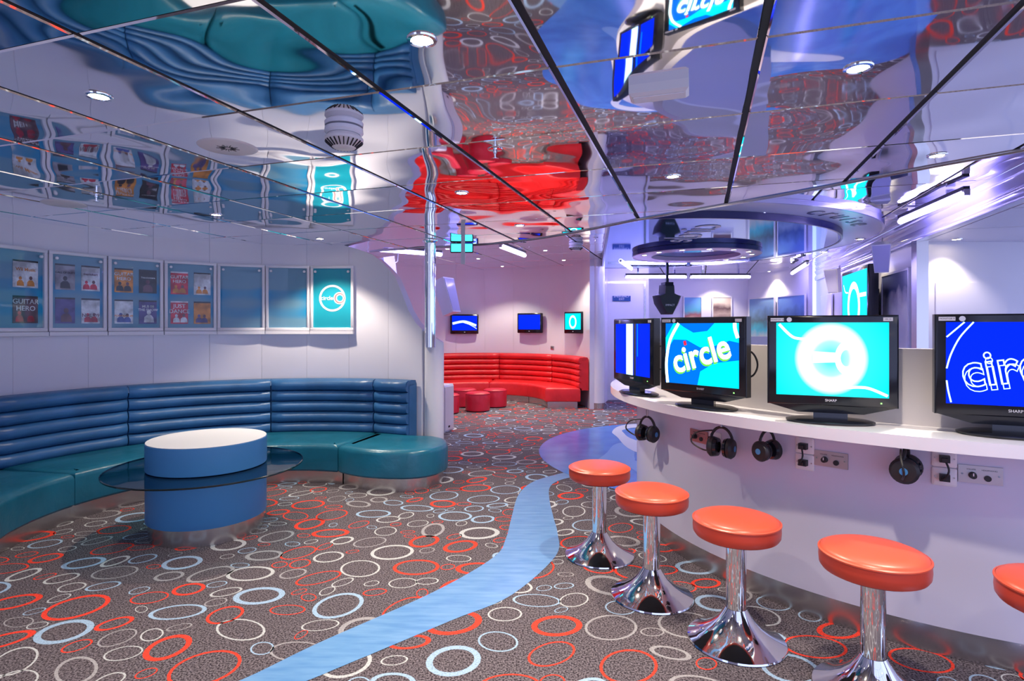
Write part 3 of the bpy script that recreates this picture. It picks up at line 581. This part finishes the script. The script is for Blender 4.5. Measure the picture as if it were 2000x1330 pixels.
# wall screens in the red niche
def wall_tv(px, py, wpx, lab, art, c, r, turn=0):
    h = circ_hit(px, *c, r-.10); a = math.atan2(h.y-c[1], h.x-c[0]); Y = h.y; wv = wpx*Y/F/2
    o = empty('wall_screen', (h.x, h.y, CAMZ+(HY-py)/F*Y), a-R(90)+turn, lab, 'television', 'small screens above the red bench'); hh = .195
    MB().rbox((-wv, -.03, -hh), (wv, .03, hh), .01).build('housing', M_plastic, o); s = MB().box((-wv+.03, -.032, -hh+.07), (wv-.03, -.0305, hh-.03)).build('screen', art, o)
    MB().box((-.06, .03, -.06), (.06, .10, .06)).build('wall_bracket', M_dull, o); MB().box((-.012, -.0315, -hh+.03), (.012, -.0302, -hh+.04)).build('badge', M_cream, o); return o, s, wv
o, s, wv = wall_tv(907, 633, 55, 'small wall screen showing white streaks on blue', E_blue, CA, RA)
strip('white_streak', [(-wv+.04, .01), (-.05, .05), (.08, .03), (wv-.05, -.03)], .045, -.0335, E_pale, s); strip('thin_streak', [(-.02, .03), (.1, -.01), (wv-.04, -.09)], .008, -.0335, E_white, s)
wall_tv(1035, 631, 54, 'small wall screen showing plain deep blue', E_blue, CA, RA)
o, s, wv = wall_tv(1121, 630, 46, 'narrow-looking wall screen showing white ring on cyan', E_cyan, CA, RA, R(24)); ring_art('ring_graphic', 0, .01, .085, .12, .3, -.0335, E_white, s)
h = circ_hit(1079, *CA, RA); o = empty('wall_socket', (h.x, h.y, CAMZ-(679-638)/F*h.y), math.atan2(h.y-CA[1], h.x-CA[0])-R(90), 'small grey socket on the wall above the red bench', 'socket'); MB().rbox((-.04, -.012, -.035), (.04, .0, .035), .004).build('plate', M_metal, o)
for x in (-.016, .016): MB().box((x-.007, -.014, -.008), (x+.007, -.0122, .008)).build('outlet', M_dull, o)
# ------------------------------------------------------------------ ceiling fittings
def downlight(p, z, lab, group, spot=SPOT_W, s=1, cat='ceiling light', size=105):
    o = empty('downlight', (p[0], p[1], z), 0, lab, cat, group); o.scale = (s, s, s)
    MB().lathe([(.030, .001), (.033, -.006), (.043, -.005), (.045, .0), (.045, .003)], 28).build('trim_ring', M_chrome, o); MB().lathe([(0, -.003), (.031, -.003)], 24).build('lamp', E_lamp, o)
    if spot:
        l = bpy.data.lights.new('spot', 'SPOT'); l.energy = spot; l.color = (1, .86, .70); l.spot_size = R(size); l.spot_blend = .55; l.shadow_soft_size = .03
        lo = bpy.data.objects.new('lamp_light', l); C.objects.link(lo); lo.parent = o; lo.location = (0, 0, -.02)
    return o
for px, py, lb in ((193, 187, 'over the blue bench, beyond the round speaker'), (824, 77, 'between smoke detector and open carpet'), (422, 419, 'before the four-cover poster frames'), (625, 466, 'just above the ring logo poster frame'), (902, 376, 'next to the chrome pole and sprinkler'), (1676, 132, 'above the counter, near the emergency light box'), (1314, 344, 'above the circle lettering monitor'), (1830, 303, 'near the ceiling rim by the violet tube'), (1015, 440, 'at the ceiling rim by the cyan sign')):
    downlight(cp(px, py), ZM, 'round warm downlight '+lb, 'downlights in the main ceiling')
for p in ((-1.2, 1.0), (1.2, .6), (2.4, .9), (.2, -.6), (-2.8, .9), (2.6, -.4)):  # out-of-view lamps, added as extra light for the front of the room
    downlight(p, ZM, 'unseen warm fill downlight added in the ceiling over the near carpet', 'added fill downlights over the near carpet', 34)
for px, py in ((874, 486), (934, 505), (981, 520), (1065, 489), (1101, 508)):
    downlight(cp(px, py, ZF), ZF, 'small round warm downlight in the ceiling over the red bench', 'downlights over the red bench', 70)
for px, py in ((1522, 512), (1502, 530), (1406, 536)):
    downlight(cp(px, py, ZF), ZF, 'small round warm downlight in the ceiling before the picture wall', 'downlights before the picture wall', 50)
downlight(cp(1868, 467, ZR), ZR, 'round warm downlight in the low ceiling above flush door', None, 26, 1.2); downlight((5.6, 3.8), ZR, 'round warm downlight in the low ceiling right of the bulkhead', None, 26, 1.2)
# tiered round ceiling feature
cf = empty('tiered_ceiling_ring', (2.22, 7.2, ZF), 0, 'tiered round ceiling feature with blue mirror disc and lamp ring', 'ceiling feature'); COFF = (2.22, 7.2, ZF); nA = 80
DC = (1.75, 7.8); half = [(.80, 4.9), (1.66, 9.9), (1.8, 12), (7, 12), (7, 4.9)][::-1]
def drum(name, r, z0, z1, m, mr):
    a = sum(half[k][0]*half[(k+1) % 5][1]-half[(k+1) % 5][0]*half[k][1] for k in range(5))
    h_ = half if a > 0 else half[::-1]; pl = clip(arc(*DC, r, 0, 360, 120)[:-1], [(.80, 4.6), (7.5, 4.6), (7.5, 12.5), (1.9, 12.5)] if True else h_)
    MB().prism(pl, z0, z1).build(name, m, cf, COFF)
    ou = inset(pl, -.004); n_ = len(pl); b = MB(); b.loft([[(x, y, z1) for x, y in ou], [(x, y, z0-.003) for x, y in ou], [(x, y, z0-.003) for x, y in inset(pl, .02)]], cap=False); b.build(name+'_rim', mr, cf, COFF)
drum('outer_ring', 2.75, ZF-.045, ZF-.001, M_white, M_lilac); drum('blue_disc', 2.35, ZF-.115, ZF-.046, M_disc, M_navy)
def annulus(name, ri, ro, z0, z1, m, mr):
    b = MB(); b.loft([[(r*math.cos(2*math.pi*i/nA), r*math.sin(2*math.pi*i/nA), z) for r, z in ((ri, z1), (ri, z0), (ro, z0), (ro, z1))] for i in range(nA)] + [[(r, 0, z) for r, z in ((ri, z1), (ri, z0), (ro, z0), (ro, z1))]], cap=False); b.build(name, m, cf)
    b = MB(); b.lathe([(ro+.002, z1), (ro+.004, z0+.004), (ro-.006, z0-.003)], nA); b.build('lamp_ring_rim', mr, cf)
annulus('lamp_ring', .58, .84, -.175, -.118, M_pink, M_navy)
for o_ in cf.children:
    if o_.name.startswith('lamp_ring'): o_.location = (.28, .70, 0)
text('reflection_lettering', 'circle', .55, M_cream, cf, T(-.25, -.80, -.119) @ RZ(R(90)), .001)  # mirror reflection of the word, modelled as letters on the disc
for k, ch_ in enumerate('cruise'):
    a = R(-63 + k*4.7); text('ring_lettering', ch_, .34, M_navy, cf, T(DC[0]-2.22+2.56*math.cos(a), DC[1]-7.2+2.56*math.sin(a), -.049) @ RZ(a+R(90)) @ Matrix.Scale(-1, 4, (0, 1, 0)), .001)
cfl = cf.location
for px, py in ((1485, 418), (1537, 424), (1680, 467), (1610, 492), (1579, 495)):
    downlight(cp(px, py, 2.49), 2.492, 'bright halogen lamp in the white outer ring of the ceiling feature', 'outer ring lamps', 14, 1.3)
for k in range(9):
    a = R(188 + k*26); downlight((cfl.x+.28+.72*math.cos(a), cfl.y+.70+.72*math.sin(a)), cfl.z-.176, 'small halogen lamp in the pink lamp ring of the ceiling feature', 'lamp ring lamps', 5, .9)
# fluorescent tubes
def fluo(p, q, zt, lab, group=None, drop=.09):
    p, q = Vector((*p, zt)), Vector((*q, zt)); mid = (p+q)/2; d = (q-p); L = d.length; o = empty('fluorescent_lamp', mid, math.atan2(d.y, d.x), lab, 'lamp', group)
    MB().lathe([(0, -L/2), (.022, -L/2), (.026, -L/2+.01), (.026, L/2-.01), (.022, L/2), (0, L/2)], 16, Matrix.Rotation(R(90), 4, 'Y')).build('tube', E_tube, o)
    MB().box((-L/2, -.022, .03), (L/2, .022, .06)).build('housing', M_dull, o)
    for x in (-L/2+.01, L/2-.01): MB().box((x-.02, -.02, -.015), (x+.02, .02, .035)).build('end_cap', M_metal, o)
    for x in (-L*.3, L*.3): MB().box((x-.012, -.03, .06), (x+.012, .03, drop)).build('clamp', M_chrome, o)
za = 2.44; f1, f2 = gp(1758, 433, za), gp(1888, 378, za)
fluo(f1.xy, f2.xy, za, 'violet fluorescent tube in black housing beside the glossy bulkhead')
za = 2.42; fluo(gp(1547, 534, za).xy, gp(1577, 515, za).xy, za, 'short violet fluorescent tube in front of the picture wall corner')
fluo((2.05, 10.45), (3.15, 10.45), 2.30, 'violet fluorescent tube above the emergency exit door', None, .24); fluo((3.22, 10.45), (4.30, 10.45), 2.30, 'violet fluorescent tube in front of the gallery wall', None, .24)
za = 2.42; fluo(gp(1212, 510, za).xy, gp(1233, 525, za).xy, za, 'short violet fluorescent tube next to white column'); fluo(gp(978, 481, za).xy, gp(1025, 499, za).xy, za, 'violet fluorescent tube at the ceiling edge before the red bench')
fluo((-1.85, 7.6), (-1.0, 8.2), 2.42, 'violet fluorescent tube behind the swooping wall edge')
# detectors, speaker disc, sprinklers, emergency light box
def detector(p, z, s, lab):
    o = empty('smoke_detector', (*p, z), 0, lab, 'detector'); o.scale = (s,)*3
    MB().lathe([(.060, 0), (.078, -.004), (.080, -.020), (.068, -.030)], 36).build('base', M_white, o)
    h = MB().lathe([(.066, -.030), (.070, -.034), (.080, -.046), (.079, -.056), (.045, -.085), (.030, -.088), (0, -.088)], 36).build('head', M_cream, o)
    for k in range(24):
        a = 2*math.pi*k/24; MB().box((-.0022, -.018, -.002), (.0022, .018, .002), RZ(a) @ T(0, .064, -.0715) @ Matrix.Rotation(R(40), 4, 'X')).build('vent_slot', M_dull, h)
detector(cp(672, 250), ZM, 1, 'white domed smoke detector with slotted vents on the main ceiling'); detector(cp(1125, 474, ZF), ZF, 1.2, 'white smoke detector on the rear ceiling beside the violet tube')
o = empty('ceiling_speaker', (*cp(445, 287), ZM), 0, 'flat round perforated ceiling speaker near the smoke detector', 'speaker'); pl = MB().lathe([(0, -.006), (.118, -.006), (.128, -.002), (.130, 0)], 48).build('cover_plate', M_cream, o)
for k in range(18):
    a = 2*math.pi*k/18; MB().box((-.0015, .014, -.0075), (.0015, .050 if k % 2 else .036, -.0058), RZ(a)).build('sound_slot', M_dull, pl)
o = empty('ceiling_speaker', (*cp(125, 398), ZM), 0, 'flat round white ceiling speaker close to the curved wall', 'speaker'); MB().lathe([(0, -.006), (.118, -.006), (.128, -.002), (.130, 0)], 48).build('cover_plate', M_cream, o)
def sprinkler(p, z, lab):
    o = empty('sprinkler', (*p, z), 0, lab, 'sprinkler'); MB().lathe([(0, -.002), (.034, -.004), (.036, 0)], 28).build('rosette', M_chrome, o); MB().lathe([(.009, 0), (.009, -.02), (.005, -.022), (.005, -.045), (0, -.045)], 14).build('nozzle', M_chrome, o)
    MB().lathe([(0, -.046), (.018, -.046), (.018, -.048), (0, -.048)], 18).build('deflector', M_chrome, o)
sprinkler(cp(967, 291), ZM, 'chrome sprinkler head on the main ceiling over the carpet'); sprinkler(cp(188, 379), ZM, 'chrome sprinkler head on the ceiling in front of poster frames'); sprinkler(cp(1163, 464, ZF), ZF, 'chrome sprinkler head on the rear ceiling by the column')
o = empty('emergency_light', (*cp(1287, 168), ZM), R(-18), 'small white rectangular emergency light box on the main ceiling', 'lamp'); b = MB(); b.loft([[(-.10, -.04, 0), (.10, -.04, 0), (.10, .04, 0), (-.10, .04, 0)], [(-.10, -.04, -.03), (.10, -.04, -.03), (.10, .04, -.03), (-.10, .04, -.03)], [(-.09, -.03, -.04), (.09, -.03, -.04), (.09, .03, -.04), (-.09, .03, -.04)]]); b.build('body', M_cream, o); MB().box((-.085, -.025, -.043), (.085, .025, -.040)).build('diffuser', M_white, o)
o = empty('hanging_sign', (*cp(905, 474, ZM), ZM), 0, 'small cyan lit sign with grey drop bar hanging at ceiling rim', 'sign'); MB().rbox((-.13, -.02, -.10), (.10, .02, -.004), .006).build('sign_body', M_dull, o); MB().box((-.12, -.0225, -.092), (.09, -.0202, -.014)).build('lit_face', E_sign, o); MB().box((-.02, -.045, -.22), (.02, -.025, 0)).build('drop_bar', M_metal, o)
# ------------------------------------------------------------------ rear walls: door, pictures, scanner light, television
d = MB().box((1.78, 10.985, 0.01), (2.50, 11.0, 2.22)).build('door_2', M_white); tag(d, kind='structure')
for a_, b_ in (((1.74, 10.97, 0), (1.78, 11.0, 2.26)), ((2.50, 10.97, 0), (2.54, 11.0, 2.26)), ((1.78, 10.97, 2.22), (2.50, 11.0, 2.26))): MB().box(a_, b_).build('door_frame', M_steel, d)
q = yp(1214, 583, 10.97); o = empty('exit_sign', q, 0, 'dark blue emergency exit sign on the rear door', 'sign'); MB().box((-.17, -.008, -.05), (.17, .0, .05)).build('plate', M_nvy, o); text('lettering', 'EMERGENCY\nEXIT', .052, M_wht, o, T(0, -.0085, .012) @ XZ, .0004)
q = yp(1303, 587, 9.6); o = empty('scanner_light', q, R(8), 'black wedge-shaped stage scanner light hung before the gallery wall', 'stage light')
pts = [(-.09, .26), (.09, .26), (.10, .12), (.22, .08), (.17, -.05), (.07, -.23), (-.06, -.23), (-.18, -.05), (-.21, .08), (-.10, .12)]
b = MB(); b.loft([[(x*.8, -.12, z*.9) for x, z in pts], [(x, -.06, z) for x, z in pts], [(x, .12, z) for x, z in pts]]); b.build('housing', M_dull, o); MB().box((-.07, -.09, .24), (.07, .09, .30)).build('yoke', M_plastic, o); MB().box((-.02, -.02, .29), (.02, .02, ZF-q.z)).build('drop_rod', M_dull, o); text('lettering', 'IMPACT', .045, M_cream, o, T(0, -.122, -.08) @ XZ, .0005)
def scene_mat(name, stops):
    m = mat(name, (.5, .5, .5), .3); tc = nd(m, 'ShaderNodeTexCoord'); sx = nd(m, 'ShaderNodeSeparateXYZ'); n = nd(m, 'ShaderNodeTexNoise'); n.inputs['Scale'].default_value = 5; n.inputs['Detail'].default_value = 5; ad = nd(m, 'ShaderNodeMath', operation='MULTIPLY_ADD'); ad.inputs[1].default_value = .35
    r = nd(m, 'ShaderNodeValToRGB'); ln(m, tc.outputs['Generated'], sx.inputs[0]); ln(m, tc.outputs['Object'], n.inputs[0]); ln(m, n.outputs[0], ad.inputs[0]); ln(m, sx.outputs['Z'], ad.inputs[2]); ln(m, ad.outputs[0], r.inputs[0])
    while len(r.color_ramp.elements) < len(stops): r.color_ramp.elements.new(.5)
    for e, (p, c) in zip(r.color_ramp.elements, stops): e.position = min(1, p+.14); e.color = (*c, 1)
    ln(m, r.outputs[0], bsdf(m).inputs['Base Color']); return m
P_beach = scene_mat('beach_picture', ((.2, (.65, .55, .42)), (.45, (.35, .12, .12)), (.62, (.1, .45, .6)), (.9, (.15, .4, .75))))
P_folk = scene_mat('portrait_picture', ((.2, (.15, .08, .10)), (.5, (.5, .38, .3)), (.7, (.12, .07, .07)), (.95, (.6, .5, .42))))
P_sea = scene_mat('sea_picture', ((.2, (.55, .5, .45)), (.42, (.05, .4, .5)), (.6, (.08, .14, .16)), (.9, (.18, .35, .6))))
P_storm = scene_mat('wave_picture', ((.2, (.05, .12, .25)), (.5, (.3, .42, .55)), (.65, (.05, .12, .3)), (.95, (.15, .3, .65))))
P_fall = scene_mat('waterfall_picture', ((.0, (.7, .68, .7)), (.62, (.85, .82, .82)), (.80, (.4, .38, .45)), (.95, (.06, .08, .2))))
def picture(p, q, z0, z1, m, lab, th=.03):
    p, q = Vector(p), Vector(q); d = q-p; L = d.length; o = empty('picture', ((p.x+q.x)/2, (p.y+q.y)/2, z0), math.atan2(d.y, d.x), lab, 'picture', 'pictures on the rear walls'); h = z1-z0
    for a_, b_ in (((-L/2, -th, 0), (L/2, -.001, .025)), ((-L/2, -th, h-.025), (L/2, -.001, h)), ((-L/2, -th, .025), (-L/2+.025, -.001, h-.025)), ((L/2-.025, -th, .025), (L/2, -.001, h-.025))): MB().box(a_, b_).build('frame_bar', M_white, o)
    MB().box((-L/2+.025, -th+.01, .025), (L/2-.025, -.002, h-.025)).build('print', m, o)
X13 = lambda px: ((px-1000)/F*12.99, 12.99)
picture(X13(1334), X13(1371), 1.35, 2.08, P_beach, 'beach picture in white frame beside the black scanner light'); picture(X13(1390), X13(1429), 1.35, 2.08, P_folk, 'dark portrait picture in white frame lit by a warm spot')
ga, gb = Vector((5.29, 12.97)), Vector((5.62, 11.02)); nv = Vector((-.986, -.167))*.02
def gside(px):
    k = (px-1000)/F; t_ = (k*ga.y-ga.x)/((gb.x-ga.x)-k*(gb.y-ga.y)); return ga+(gb-ga)*t_+nv
picture(gside(1466), gside(1517), .9, 2.03, P_sea, 'palm beach picture on the angled rear wall'); picture(gside(1522), gside(1577), .9, 2.03, P_storm, 'stormy blue sea picture on the angled rear wall')
def vpt(px, v=2.17): k = (px-1000)/F; Y = v/(.951*k-.308); return (k*Y, Y)
picture(vpt(1726), vpt(1780), .95, 2.04, P_fall, 'waterfall picture beside the big television on the right wall')
o = empty('noticeboard', (*vpt(1616), 1.35), math.atan2(-.951, -.308), 'small white noticeboard on the right wall behind the television', 'board'); MB().rbox((-.45, -.03, -.05), (.45, 0, .62), .01).build('panel', M_white, o); MB().box((-.45, -.05, -.07), (.45, 0, -.05)).build('pen_tray', M_metal, o)
# big television
a_, b_ = Vector(vpt(1652, 1.98)), Vector(vpt(1705, 1.98)); dv = b_-a_; L = dv.length
o = empty('television', ((a_.x+b_.x)/2, (a_.y+b_.y)/2, 1.18), math.atan2(dv.y, dv.x), 'large wall television showing white ring on cyan', 'television')
MB().rbox((-L/2, -.05, 0), (L/2, .06, .98), .012).build('housing', M_plastic, o); s = MB().box((-L/2+.05, -.053, .07), (L/2-.05, -.051, .93)).build('screen', E_cyan, o); ring_art('ring_graphic', 0, .48, .32, .33, .28, -.0545, E_white, s); strip('white_line', [(-.55, .8), (-.45, .7), (-.3, .68)], .02, -.0545, E_white, s); strip('white_line', [(.3, .62), (.6, .62)], .05, -.0545, E_white, s)
MB().box((-.2, .06, .3), (.2, .19, .7)).build('wall_bracket', M_dull, o)
pa_speaker((*vpt(1722, 1.92), 2.17), R(-35), R(20), .62, 'white tilted loudspeaker above the television and waterfall picture'); pa_speaker((*vpt(1630, 1.95), 2.10), R(-60), R(10), .7, 'white loudspeaker on the right wall beyond the television')
